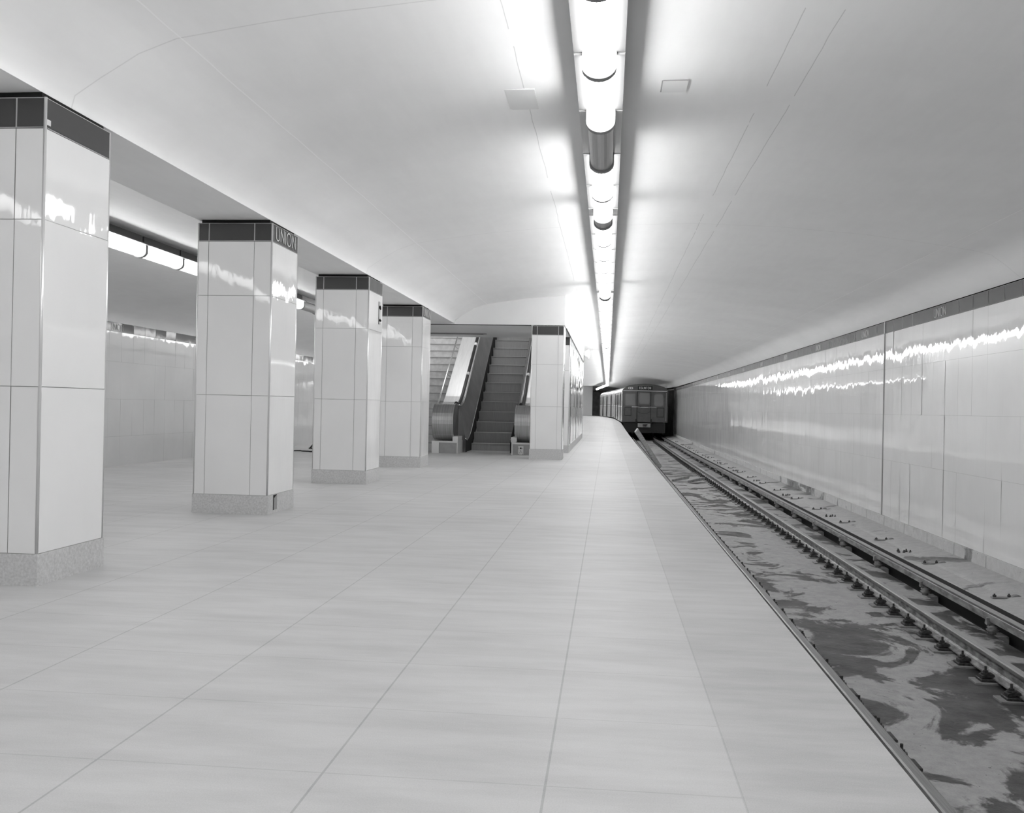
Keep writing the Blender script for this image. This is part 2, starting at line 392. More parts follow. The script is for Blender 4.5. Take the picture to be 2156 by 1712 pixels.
# right wall
VROWS = [-0.73, 0.23, 1.01, 1.79, 2.41]
us = [Y0 + 0.5 * i + 0.05 for i in range(167)]
us = [u for u in us if u < 69.1]
mb = MB(); tiles(mb, (4.76, 0, 0), (0, -1, 0), (0, 0, 1), [-u for u in reversed(us)], VROWS, 0.0028, 'tile_wall', 0.0016)
wr = struct(mb.build('wall_right'), 'long glazed tile wall beyond the near track')
mb = MB(); pan = []
k = -7
ys_ = []
while True:
    st = 13.55 + 4 * k
    if st > 66: break
    ys_ += [st, st + 1.5] + [st + 1.5 + 0.5 * j for j in range(1, 5)]; k += 1
ys_ = sorted({round(y, 3) for y in ys_ if -14 <= y <= 69})
tiles(mb, (4.757, 0, 0), (0, -1, 0), (0, 0, 1), [-y for y in reversed(ys_)], [2.413, 2.605], 0.006, 'band_wall', 0.0008, back='joint_light')
bandr = struct(mb.build('trim_1'), 'dark tile band along the top of the right wall')
LT = lettering('UNION', 0.125, 0.47).build('lettering', 'letter', bandr)
LT.rotation_euler = (0, 0, -math.pi / 2)
k = 0
for j, y in enumerate([14.3 + 4 * q for q in range(-1, 13)]):
    o = LT if j == 0 else LT.copy()
    if j: COL.objects.link(o)
    o.location = (4.7535, y, 2.443)
tag(LT, 'white station name UNION on the dark band')
# joint strip on the wall and its dark foot
mb = MB(); mb.box(4.745, 4.757, 17.02, 17.05, -0.86, 2.41, 'joint'); mb.box(4.742, 4.754, 17.02, 17.05, 2.41, 2.61, 'letter')
struct(mb.build('trim_2'), 'full height expansion joint strip in the right wall')
mb = sweep([(4.76, -0.73), (4.735, -0.73), (4.735, -0.90)], YS66, 'curb'); mb2 = mb
for y in [Y0 + 1.1 * i for i in range(75)]: mb.box(4.731, 4.736, y, y + 0.006, -0.885, -0.73, 'joint')
struct(mb.build('baseboard_right'), 'concrete base course under the right wall tiles')
# dark tunnel beyond the tiled wall
mb = sweep([(5.3, -1.3), (5.3, 3.0)], [69, 80, 90, 100, 110, 120, 128], 'tunnel_dark')
mb.add([W(4.70, 69.02, -1.2), W(5.4, 69.02, -1.2), W(5.4, 69.02, 2.62), W(4.70, 69.02, 2.62)], [(0, 1, 2, 3)], 'tunnel_dark')
struct(mb.build('wall_tunnel'), 'dark unlined tunnel wall past the train')

# left wall
mb = MB(); tiles(mb, (-10.2, 0, 0), (0, 1, 0), (0, 0, 1), us, VROWS, 0.0028, 'tile_wall', 0.0016)
struct(mb.build('wall_left'), 'glazed tile wall beyond the far track')
mb = MB(); tiles(mb, (-10.197, 0, 0), (0, 1, 0), (0, 0, 1), ys_, [2.413, 2.605], 0.006, 'band_wall', 0.002, back='joint_light')
bl = struct(mb.build('trim_3'), 'dark tile band along the top of the left wall')
for y in (18.3, 22.3, 26.3, 30.3):
    o = LT.copy(); COL.objects.link(o); o.parent = bl; o.rotation_euler = (0, 0, math.pi / 2); o.location = (-10.1935, y + 0.55, 2.443)
mb = sweep([(-10.2, -0.73), (-10.17, -0.73), (-10.17, -1.18)], YS66, 'curb'); struct(mb.build('baseboard_left'), 'concrete base course under the left wall')
mb = sweep([(-10.5, 2.6), (-10.2, 2.6), (-10.2, -1.18)], [69, 80, 90, 105, 128], 'tunnel_dark'); struct(mb.build('wall_tunnel_left'), 'dark tunnel wall past the far track')

# ends of the station
mb = MB(); mb.add([(-10.3, -14, -1.3), (5, -14, -1.3), (5, -14, 3.4), (-10.3, -14, 3.4)], [(0, 1, 2, 3)], 'plaster')
struct(mb.build('wall_back'), 'plain end wall behind the camera')
mb = MB(); bx = bend(105)
mb.box(-12.5, -1.72, 105, 105.4, 0.1, 3.75, 'plaster'); struct(mb.build('wall_end'), 'pale end wall left of the tunnel mouth')
mb = MB(); mb.add([(-14, 128, -1.6), (6, 128, -1.6), (6, 128, 4), (-14, 128, 4)], [(0, 1, 2, 3)], 'tunnel_dark')
mb.add([(-14, 105, 3.5), (6, 105, 3.5), (6, 128.2, 3.3), (-14, 128.2, 3.3)], [(0, 1, 2, 3)], 'tunnel_dark')
struct(mb.build('wall_tunnel_end'), 'dark tunnel mouth at the far end')

# track bed, right: slab, added shade trough, bench
mb = sweep([(0.4, -1.18), (3.875, -1.18), (3.88, -1.20)], YS + [110, 120, 128], 'slab')
struct(mb.build('track_bed'), 'stained concrete slab of the near track bed')
mb = sweep([(3.88, -1.20), (3.885, -1.75), (4.06, -1.75), (4.06, -0.968)], YS66, 'trough'); struct(mb.build('shade_trough'), 'dark trough added for the shadow under the third rail')  # third rail's shadow put into shape and colour
mb = sweep([(4.06, -0.968), (4.068, -0.960), (4.30, -0.952), (4.345, -0.935), (4.74, -0.885), (4.77, -0.885)], YS66, 'bench')
struct(mb.build('cable_bench'), 'concrete bench along the foot of the right wall')
mb = sweep([(-10.2, -1.18), (-7.28, -1.18)], YS, 'slab'); struct(mb.build('track_bed.001'), 'concrete slab of the far track bed')

# ------------------------------------------------------------------ running rails
def rail_prof(cx, top, h=0.16, hw=0.036, fw=0.07):
    b_ = top - h
    return [(cx - fw, b_), (cx - fw, b_ + .012), (cx - .022, b_ + .03), (cx - .009, b_ + .045), (cx - .009, top - .045), (cx - hw, top - .034), (cx - hw, top - .008), (cx - hw + .01, top),
            (cx + hw - .01, top), (cx + hw, top - .008), (cx + hw, top - .034), (cx + .009, top - .045), (cx + .009, b_ + .045), (cx + .022, b_ + .03), (cx + fw, b_ + .012), (cx + fw, b_)]
def rail(cx, name_label):
    t = empty('running_rail', (cx, 0, -1.14)); tag(t, name_label, 'rail', 'running rails of the near track')
    pr = [(x - cx, z + 1.14) for x, z in rail_prof(cx, -0.98)]
    ys = [2 + i for i in range(0, 64, 4)] + [66, 72, 78, 84, 90, 96, 102, 108, 114, 120]
    vs = []; mbh = MB(); mbw = MB()
    def sw(mb_, idx, closed):
        n = len(idx); v_ = []
        for y in ys:
            for q in idx: v_.append((pr[q][0] + bend(y), y, pr[q][1] + rise(y)))
        fs = [(i * n + k, i * n + (k + 1) % n, (i + 1) * n + (k + 1) % n, (i + 1) * n + k) for i in range(len(ys) - 1) for k in range(n if closed else n - 1)]
        if closed: fs += [tuple(reversed(range(n))), tuple(range((len(ys) - 1) * n, len(ys) * n))]
        mb_.add(v_, fs)
    sw(mbh, [4, 5, 6, 7, 8, 9, 10, 11], True); sw(mbw, [0, 1, 2, 3, 4, 11, 12, 13, 14, 15], True)
    mbh.build('rail_head', 'rail_head', t); mbw.build('rail_web', 'rail_steel', t)
rail(3.24, 'right hand running rail on bolted plates, nearer the third rail')
rail(1.745, 'left hand running rail, its head just showing past the platform edge')

# rail fasteners
def fastener_parts(root, sd):
    m1 = MB(); m1.box(-0.22, 0.22, -0.085, 0.085, 0.0, 0.018, 'dusty_iron', bev=0.004); m1.box(-0.17, 0.17, -0.065, 0.065, 0.018, 0.039, 'iron', bev=0.004)
    p = m1.build('base_plate', None, root); kids = [(p, [])]
    for s in (-1, 1):
        c = MB(); c.prism([(s * .055, .058), (s * .10, .052), (s * .155, .041), (s * .155, .062), (s * .12, .078), (s * .06, .076)], -0.04, 0.04, 'y')
        q = c.build('rail_clip', 'iron', root)
        bo = MB(); bo.lathe([(.036, .072), (.036, .082)], s * .115, 0, 12); bo.lathe([(.022, .082), (.022, .100)], s * .115, 0, 6); bo.lathe([(.010, .100), (.010, .135)], s * .115, 0, 8)
        r_ = bo.build('bolt', 'iron', root)
        kids += [(q, []), (r_, [])]
    return kids
fp = empty('rail_fastener', (3.24, 8.152, -1.179))
tag(fp, 'iron rail fastener with plates, clip and bolt under the right hand rail', 'rail fastener', 'rail fasteners along the right hand rail')
fk = fastener_parts(fp, 1)
# plain single-mesh fastener for the distance
def joined(kids, name):
    big = MB()
    for p, _ in kids:
        big.add([tuple(v.co) for v in p.data.vertices], [tuple(q.vertices) for q in p.data.polygons])
    me = bpy.data.meshes.new(name); me.from_pydata(big.v, [], big.f); me.materials.append(MAT['iron']); return me
far_me = joined(fk, 'rail_fastener_far')
y = 8.152 - 0.505 * 4
while y < 65:
    for cx, lab, grp in ((3.24, 'iron rail fastener with plates, clip and bolt under the right hand rail', 'rail fasteners along the right hand rail'),
                         (1.745, 'iron rail fastener beside the left hand rail, half hidden by platform edge', 'rail fasteners along the left hand rail')):
        if abs(y - 8.152) < 0.01 and cx == 3.24: continue
        if y < 34 and cx > 3:
            o = dup(fp, fk, (cx, y, -1.179))
        else:
            o = bpy.data.objects.new('rail_fastener', far_me); COL.objects.link(o); o.location = (cx, y, -1.179 + rise(y))
        tag(o, lab, 'rail fastener', grp)
    y += 0.505

# third rail
t = empty('third_rail', (3.895, 0, -1.05)); tag(t, 'raised third rail on porcelain insulators between track and bench', 'rail')
ys3 = [6, 12, 20, 30, 40, 45, 50, 58, 66, 69]
def sw3(prof, mat, name):
    mb_ = MB(); n = len(prof); v_ = []
    for y in ys3: v_ += [(p[0], y, p[1] + rise(y)) for p in prof]
    fs = [(i * n + k, i * n + (k + 1) % n, (i + 1) * n + (k + 1) % n, (i + 1) * n + k) for i in range(len(ys3) - 1) for k in range(n)]
    fs += [tuple(reversed(range(n))), tuple(range((len(ys3) - 1) * n, len(ys3) * n))]
    mb_.add(v_, fs); return mb_.build(name, mat, t)
sw3([(-.046, 0), (-.046, .068), (-.040, .074), (.040, .074), (.046, .068), (.046, 0)], 'third', 'rail_body')
sw3([(-.038, .080), (-.038, .094), (.042, .094), (.042, .080)], 'rail_head', 'contact_strip')
ip = empty('insulator', (3.895, 9.98, -1.18)); tag(ip, 'small bell shaped porcelain insulator holding up the third rail', 'insulator', 'insulators under the third rail')
q1 = MB(); q1.lathe([(.035, 0), (.035, .02), (.05, .025), (.062, .05), (.045, .062), (.058, .075), (.036, .09), (.03, .098)], -0.01, 0, 16)
b1 = q1.build('bell', 'porcelain', ip, smooth=True)
q1 = MB(); q1.box(-.075, -.047, -.022, .022, .095, .165); q1.box(-.075, .05, -.03, .03, .10, .118); b2 = q1.build('rail_chair', 'third', ip)
q1 = MB(); q1.box(-.008, .11, -.10, .10, -0.56, -.001); b3 = q1.build('foot_block', 'dusty_iron', ip)
kk = [(b1, []), (b2, []), (b3, [])]; y = 9.98 - 4.06
while y < 66:
    if abs(y - 9.98) > .01: dup(ip, kk, (3.895, y, -1.18 + rise(y)))
    y += 2.03

# hardware on the bench
cp = empty('anchor_clip', (4.32, 10.73, -0.953)); tag(cp, 'flat iron clip with a curled end bolted to the wall bench', 'clip', 'curled clips along the bench')
q1 = MB(); pr = [(-.16, .0), (-.16, .014), (.04, .020), (.075, .042), (.11, .046), (.14, .03), (.155, .012), (.17, .012), (.155, -.0), (.12, .02), (.09, .026), (.05, .004)]
q1.prism(pr, -.028, .028, 'y'); c1 = q1.build('strap', 'dusty_iron', cp)
q1 = MB(); q1.lathe([(.020, .012), (.020, .034), (.008, .034), (.008, .048)], -.13, 0, 8); c2 = q1.build('bolt', 'iron', cp)
q1 = MB(); q1.lathe([(.018, .016), (.018, .04), (.008, .04), (.008, .052)], .02, 0, 8); c3 = q1.build('bolt', 'iron', cp)
for i in range(-1, 20):
    y = 10.73 + 2.27 * i
    if i: dup(cp, [(c1, []), (c2, []), (c3, [])], (4.32, y, -0.953 + rise(y)))
bc = empty('anchor_bolts', (4.24, 14.06, -0.958)); bk = []
for dx, dy in ((-.08, -.05), (-.06, .06), (-.01, -.05), (.05, .05), (.08, -.04)):
    bp = MB(); bp.lathe([(.019, 0), (.019, .022), (.009, .022), (.009, .045)], dx, dy, 8); bk.append((bp.build('bolt', 'iron', bc), []))
for i in range(-1, 12):
    y = 14.06 + 4.5 * i; o = bc if i == 0 else dup(bc, bk, (4.24, y, -0.958 + rise(y)))
    tag(o, 'cluster of iron anchor bolts standing up from the wall bench', 'bolts', 'bolt clusters along the bench')

# ------------------------------------------------------------------ ceiling lights
def u_prof(hw, zt, zb, n=12):
    return [(-hw, zt)] + [(hw * -math.cos(math.pi * i / n), zb + 0.075 - 0.075 * math.sin(math.pi * i / n)) for i in range(0, n + 1)] + [(hw, zt)]
def make_light(lit, L, loc, label, group):
    r_ = empty('ceiling_light', loc); tag(r_, label, 'ceiling light', group)
    ks = []
    m1 = MB(); m1.box(-.150, .150, 0, L, .06, .072); m1.box(-.045, .045, 0.02, L - .02, .072, .19)
    ks.append((m1.build('mounting_plate', 'flange' if lit else 'lampmetal', r_), []))
    m1 = MB(); pr = u_prof(.090, .06, -.085); n = len(pr)
    a0, a1 = (0.012, L - 0.012) if lit else (0.0, L)
    m1.add([(p[0], a0, p[1]) for p in pr] + [(p[0], a1, p[1]) for p in pr], [(i, i + n, i + n + 1, i + 1) for i in range(n - 1)])
    if not lit: m1.add([(p[0], a, p[1]) for a in (a0, a1) for p in pr], [tuple(range(n)), tuple(reversed(range(n, 2 * n)))])
    ks.append((m1.build('diffuser' if lit else 'cover', 'lit' if lit else 'lampmetal', r_, smooth=False), []))
    m1 = MB(); a = u_prof(.100, .06, -.098); c = u_prof(.086, .06, -.080)
    for y0_, y1_ in ((-.028, .028),):
        vs = [(p[0], yy, p[1]) for yy in (y0_, y1_) for p in a + c]; n2 = len(a)
        fs = []
        for i in range(n2 - 1):
            fs += [(i, i + 2 * n2, i + 1 + 2 * n2, i + 1), (i, i + 1, i + 1 + n2, i + n2), (i + 2 * n2, i + 3 * n2, i + 1 + 3 * n2, i + 1 + 2 * n2), (i + n2, i + 1 + n2, i + 1 + 3 * n2, i + 3 * n2)]
        m1.add(vs, fs)
    m1.box(-.150, .150, -.010, .010, .056, .0599)
    ks.append((m1.build('joint_ring', 'ring', r_), []))
    return r_, ks
ZL = 3.015; XR = -0.09
gR = 'lit tube lights over the near platform edge'; gL = 'lit tube lights over the far track'
seq = []
y = 5.56
while y > -12.5: y -= 1.1; seq.append((y, 1.1, True))
seq += [(5.56, 1.07, True), (6.63, 1.11, False), (7.74, 1.10, True), (8.84, 1.02, True), (9.86, 0.34, False), (10.20, 1.10, True)]
y = 11.30
dark = [16.66, 29.9, 35.3, 37.2, 42.2, 49.8, 51.6, 53.6, 63.5, 66.5, 76]
while y < 83.5:
    nd = [d for d in dark if d > y - 0.01]
    if nd and nd[0] - y < 0.35: seq.append((y, 0.30, False)); y += 0.30; dark = [d for d in dark if d > y + 0.3]
    else:
        L = 1.09 if not nd or nd[0] - y > 1.4 else max(0.6, min(1.09, nd[0] - y))
        seq.append((y, L, True)); y += L
pl, plk = make_light(True, 1.0, (XR, 0, ZL), 'x', 'x'); pd, pdk = make_light(False, 1.0, (XR, 0, ZL), 'x', 'x')
used = {True: False, False: False}
def put_light(x, y, z, L, lit, label, group, rz=0.0):
    src, ks = (pl, plk) if lit else (pd, pdk)
    if not used[lit]: o = src; o.location = (x, y, z); o.rotation_euler = (0, 0, rz); used[lit] = True
    else: o = dup(src, ks, (x, y, z), rz)
    o.scale = (1, L, 1); tag(o, label, 'ceiling light', group); return o
NEAR = {5.56: 'second nearest lit tube, ending at the unlit grey section', 4.46: 'nearest lit ceiling tube, cut off by the top of the frame',
        7.74: 'lit ceiling tube just past the long unlit grey section', 8.84: 'lit ceiling tube just before the first short grey joint piece', 10.20: 'lit ceiling tube just past the first short grey joint piece'}
for y, L, lit in seq:
    if lit and round(y, 2) in NEAR: put_light(XR, y, ZL, L, True, NEAR[round(y, 2)], gR); continue
    if lit and y < 4.4: put_light(XR, y, ZL, L, True, 'lit tubular ceiling light of the near row, above or behind the viewer', 'lit tubes above and behind the viewer'); continue
    if lit: put_light(XR, y, ZL + rise(y) * .6, L, True, 'lit tubular ceiling light in the long row above the near platform', gR)
    elif L > 1: put_light(XR, y, ZL, L, False, 'unlit grey metal tube section between the nearest lit ceiling lights', None)
    else: put_light(XR, y, ZL + rise(y) * .6, L, False, 'short unlit grey joint piece in the near ceiling light row', 'short joint pieces of the light row')
ly_, lx_ = 84.0, XR
for i in range(5):
    if i == 4: break
    put_light(lx_, ly_, ZL + .13, 4.6, True, 'far lit tube light where the row bends to the left', 'bent end of the light row', math.atan(0.062))
    lx_ -= 0.285; ly_ += 4.62
# far row
XF = -6.25; y = -12.1
dim_me = plk[1][0].data.copy(); dim_me.materials[0] = MAT['lit_dim']
while y < 100:
    lit = not (18.0 < y < 19.3)
    lab = {110: 'far row lit tube right beside the first column', 121: 'far row lit tube in the middle between first and second column', 132: 'far row lit tube just left of the second column', 198: 'far row lit tube showing between second and third column'}.get(round(y * 10))
    o = put_light(XF + bend(y), y, ZL - .02, 1.1, lit, lab if lab else 'lit tubular ceiling light seen between columns above the far track' if lit else 'unlit tube section in the far row, seen between the columns', gL if lit else None)
    if lit:
        for ch in COL.objects[-4:]:
            if ch.parent == o and ch.name.startswith('diffuser'): ch.data = dim_me
    y += 1.1

# ceiling hatches
for (x0, x1, y0_, y1_, lab) in ((-0.76, -0.55, 6.55, 6.98, 'square patched ceiling hatch left of the light row'), (0.33, 0.50, 6.53, 6.76, 'small patched ceiling hatch right of the light row')):
    t = empty('ceiling_hatch', ((x0 + x1) / 2, (y0_ + y1_) / 2, 3.215 if x0 < 0 else 3.252)); tag(t, lab, 'hatch')
    a, c = (x1 - x0) / 2, (y1_ - y0_) / 2
    m1 = MB(); m1.box(-a, a, -c, c, -0.012, 0.02); m1.build('cover', 'plaster', t)
    m1 = MB(); m1.box(-a - .008, -a, -c, c, -.010, .02); m1.box(-a, a, -c - .008, -c + .0, -.010, .02) if x0 > 0 else m1.box(-a, a * .3, c, c + .008, -.010, .02)
    m1.build('edge_gap', 'joint', t)

# ------------------------------------------------------------------ columns
def column(x0, y0_, wx, wy, label, joints=(0.15, 0.76), rows=(0.17, 1.06, 1.95, 2.435), top=2.60, name='column', letters=False, side_back=False):
    t = empty(name, (x0 + wx / 2, y0_ + wy / 2, 0)); tag(t, label, 'column', 'tiled platform columns')
    hx, hy = wx / 2, wy / 2
    m1 = MB()
    fr = [0, wx * joints[0], wx * joints[1], wx]; sd = [0, wy]
    tiles(m1, (-hx, -hy, 0), (1, 0, 0), (0, 0, 1), fr, rows, 0.004, 'tile', 0.0012)
    tiles(m1, (hx, hy, 0), (-1, 0, 0), (0, 0, 1), fr, rows, 0.004, 'tile', 0.0012)
    tiles(m1, (hx, -hy, 0), (0, 1, 0), (0, 0, 1), sd, rows, 0.004, 'tile', 0.0012)
    tiles(m1, (-hx, hy, 0), (0, -1, 0), (0, 0, 1), sd, rows, 0.004, 'tile', 0.0012)
    m1.build('tile_facing', None, t)
    m1 = MB(); rb = [rows[-1] + .003, top]
    tiles(m1, (-hx, -hy, 0), (1, 0, 0), (0, 0, 1), fr, rb, 0.010, 'band', 0.0006, back='joint_light')
    tiles(m1, (hx, hy, 0), (-1, 0, 0), (0, 0, 1), fr, rb, 0.010, 'band', 0.0006, back='joint_light')
    tiles(m1, (hx, -hy, 0), (0, 1, 0), (0, 0, 1), sd, rb, 0.010, 'band', 0.0006, back='joint_light')
    tiles(m1, (-hx, hy, 0), (0, -1, 0), (0, 0, 1), sd, rb, 0.010, 'band', 0.0006, back='joint_light')
    bd = m1.build('tile_band', None, t)
    m1 = MB(); m1.box(-hx - .006, hx + .006, -hy - .006, hy + .006, 0.0, rows[0]); m1.build('plinth', 'plinth', t)
    m1 = MB(); m1.box(-hx + .01, hx - .01, -hy + .01, hy - .01, rows[0], top - .02); m1.box(-hx + .03, hx - .03, -hy + .012, hy - .03, top - .02, 2.629); m1.build('core', 'black', t)  # core coloured black to stand for the darkness in the gap on top
    for sx_ in (-1, 1):
        for sy_ in (-1, 1):
            m1 = MB(); m1.tube([(sx_ * (hx - .006), sy_ * (hy - .006), rows[0]), (sx_ * (hx - .006), sy_ * (hy - .006), top)], .009, 10); m1.build('corner_trim', 'trim_metal', t, smooth=True)
    if letters:
        o = lettering('UNION', 0.118, 0.52).build('lettering', 'letter', bd); o.rotation_euler = (0, 0, math.pi / 2); o.location = (hx + .003, 0.0, 2.463)
    return t
c1_ = column(-3.69, 4.765, .69, .66, 'nearest white tiled column, cut off by the left frame edge')
c2_ = column(-3.69, 8.195, .69, .69, 'second white tiled column, UNION lettered clearly on its band', letters=True)
c3_ = column(-3.69, 11.645, .69, .70, 'third white tiled column with a slotted metal plate on its side')
c4_ = column(-3.69, 15.11, .69, .67, 'fourth white tiled column, just left of the escalator opening', letters=True)
c5_ = column(-1.505, 18.45, .63, .62, 'white tiled corner column right of the escalator opening', joints=(0.17, 0.83), rows=(0.20, 1.03, 1.85, 2.42))
# small things on columns
m1 = MB(); m1.box(.333, .3470, -.325, -.285, 2.455, 2.485); m1.build('paper_chip', 'letter', c1_)
m1 = MB(); m1.box(.351, .3535, -.215, -.115, 0.03, 0.165, 'box_grey'); m1.add([(.354, -.215, .165), (.354, -.115, .165), (.354, -.215, .13)], [(0, 2, 1)], 'black'); m1.box(.3535, .3545, -.215, -.197, .03, .165, 'black')
m1.build('outlet_recess', None, c2_)
m1 = MB(); m1.box(.345, .352, .135, .235, 2.05, 2.345, 'box_grey'); m1.box(.352, .3535, .135, .150, 2.05, 2.345, 'iron')
sp = m1.build('slotted_plate', None, c3_)
m1 = MB()
m1.tube([(.356, .16, 2.255), (.356, .17, 2.285), (.356, .20, 2.29), (.356, .215, 2.265), (.356, .21, 2.245)], .010, 6); m1.tube([(.356, .165, 2.10), (.356, .19, 2.11), (.356, .22, 2.10)], .014, 6)
m1.build('hook', 'black', sp)

# ------------------------------------------------------------------ escalator block
def cz(x):   # underside of the vault at x
    P = [(-3.03, 2.66), (-2.86, 2.80), (-2.64, 2.93), (-2.42, 3.01), (-2.1, 3.06), (-1.6, 3.13), (-0.86, 3.20)]
    for (a, za), (c, zc_) in zip(P, P[1:]):
        if x <= c: return za + (zc_ - za) * (x - a) / (c - a)
    return 3.2
BX0, BX1, BY0, BY1 = -5.6, -0.86, 18.45, 33.0
mb = MB()
xs = [-3.03, -2.86, -2.64, -2.42, -2.1, -1.6, BX1]
mb.add([(x, BY0, 2.612) for x in xs] + [(x, BY0, cz(x) + .012) for x in xs], [(i, i + 1, i + 8, i + 7) for i in range(6)], 'plaster')
mb.add([(BX0, BY0, 2.612), (-3.03, BY0, 2.612), (-3.03, BY0, 2.64), (-3.7, BY0, 2.64), (-3.9, BY0, 2.84), (-4.3, BY0, 3.03), (BX0, BY0, 3.2)], [(0, 1, 2, 3, 4, 5, 6)], 'plaster')
mb.add([(BX1, BY0, 2.612), (BX1, BY1, 2.612), (BX1, BY1, 3.21), (BX1, BY0, 3.21)], [(0, 1, 2, 3)], 'plaster')
mb.add([(BX0, BY0, 2.612), (BX0, BY1, 2.612), (BX0, BY1, 3.21), (BX0, BY0, 3.21)], [(3, 2, 1, 0)], 'plaster')
mb.add([(BX0, BY1, 0), (BX1, BY1, 0), (BX1, BY1, 3.21), (BX0, BY1, 3.21)], [(0, 1, 2, 3)], 'plaster')
struct(mb.build('wall_bulkhead'), 'white plaster bulkhead above the escalator opening')
mb = MB(); mb.box(BX0 + .01, BX1 - .01, BY0 + .012, 21.65, 2.602, 2.64, 'plaster'); struct(mb.build('ceiling_soffit'), 'grey soffit just inside the escalator opening')
mb = MB(); mb.box(BX0 + .05, -1.52, BY0 - .004, BY0 + .012, 2.600, 2.613, 'black'); struct(mb.build('trim_4'), 'black strip painted as the shadow gap under the bulkhead')  # solid black strip stands in for the shaded gap
mb = MB(); mb.box(-4.6, -2.74, 20.50, 20.66, 2.585, 2.603, 'joint'); mb.lathe([(.08, 2.585), (.08, 2.603)], -2.74, 20.58, 16, 'joint'); mb.box(-4.6, -2.74, 20.565, 20.595, 2.578, 2.586, 'iron')
tag(mb.build('soffit_track'), 'long slotted track recessed in the soffit over the escalator', 'track')
# side wall of the stairwell
mb = MB(); n_ = 18; us2 = [21.32, 21.75] + [21.75 + .5 * i for i in range(1, 23)]
tiles(mb, (-0.868, 0, 0), (0, 1, 0), (0, 0, 1), us2, [0.17, 1.03, 1.85, 2.42], 0.004, 'tile', 0.0030)
tiles(mb, (-1.50, 21.32, 0), (1, 0, 0), (0, 0, 1), [0, .31, .632], [0.17, 1.03, 1.85, 2.42], 0.004, 'tile', 0.001)
tiles(mb, (-0.868, 0, 0), (0, 1, 0), (0, 0, 1), us2, [2.42, 2.61], 0.008, 'tile', 0.002)
tiles(mb, (-1.50, 21.32, 0), (1, 0, 0), (0, 0, 1), [0, .31, .632], [2.42, 2.61], 0.01, 'band', 0.001, back='joint_light')
mb.box(-1.50, -0.862, 21.316, 32.76, 0.0, 0.17, 'plinth')
struct(mb.build('wall_stairwell'), 'glazed tile side wall of the stairwell')
mb = MB(); mb.tube([(-0.872, 21.324, 0.17), (-0.872, 21.324, 2.61)], .012, 10); struct(mb.build('trim_5', 'trim_metal', smooth=True), 'metal corner strip of the stairwell wall')
mb = MB(); mb.box(BX1 - .02, BX1 + .012, 19.08, 32.9, 2.602, 2.616, 'joint'); struct(mb.build('trim_6'), 'thin grey ledge above the stairwell tiles')
# inside the stairwell
mb = MB()
mb.add([(-1.52, 20.2, 0), (-1.52, 33, 0), (-1.52, 33, 7), (-1.52, 21.66, 7), (-1.52, 21.66, 2.63), (-1.52, 20.2, 2.63)], [(0, 1, 2, 3, 4, 5)], 'plaster')
mb.add([(-5.5, 18.6, 0), (-5.5, 33, 0), (-5.5, 33, 7), (-5.5, 21.66, 7), (-5.5, 21.66, 2.63), (-5.5, 18.6, 2.63)], [(5, 4, 3, 2, 1, 0)], 'plaster')
mb.add([(-5.5, 21.66, 2.63), (-1.52, 21.66, 2.63), (-1.52, 21.66, 7), (-5.5, 21.66, 7)], [(0, 1, 2, 3)], 'plaster')
mb.add([(-5.5, 32.9, 0), (-1.52, 32.9, 0), (-1.52, 32.9, 7), (-5.5, 32.9, 7)], [(3, 2, 1, 0)], 'plaster')
mb.add([(-5.5, 21.66, 7), (-1.52, 21.66, 7), (-1.52, 33, 7), (-5.5, 33, 7)], [(0, 1, 2, 3)], 'plaster')
struct(mb.build('wall_stairwell_inner'), 'plaster lining of the stairwell')

# escalator
G, R_ = 0.37, 0.240
XS0, XS1 = -3.075, -2.105
esc = empty('escalator', ((XS0 + XS1) / 2, 20.85, 0)); tag(esc, 'dark ribbed escalator rising between metal balustrades in the opening', 'escalator')
ox, oy = esc.location[0], esc.location[1]
def LB(mb_):  # to local
    mb_.v = [(p[0] - ox, p[1] - oy, p[2]) for p in mb_.v]; return mb_
for k in range(18):
    y0_, z = 21.40 + G * k, 0.172 + R_ * k
    mb = MB(); n = 10
    # curved riser and tread
    pr = [(y0_, z), (y0_ + .008, z - .012), (y0_ + .016, z - .06), (y0_ + .03, z - .14), (y0_ + .05, z - R_ - .02), (y0_ + G + .02, z - R_ - .02), (y0_ + G + .02, z)]
    mb.prism(pr, XS0 + .005, XS1 - .005, 'x', 'step'); mb.box(XS0 + .006, XS1 - .006, y0_ - .006, y0_ + .02, z - .008, z + .003, 'step_edge')
    if k == 0: mb.box(XS0 + .006, XS1 - .006, y0_ + .0, y0_ + .02, 0, .12, 'step')
    LB(mb).build('step', None, esc)
mb = MB(); mb.prism([(20.72, 0), (20.80, .012), (21.39, .012), (21.39, 0)], XS0, XS1, 'x'); LB(mb).build('comb_plate', 'deck_metal', esc)
def sl(y): # nose line height
    return max(0.10, 0.172 + R_ * (y - 21.40) / G)
TOP = 27.8
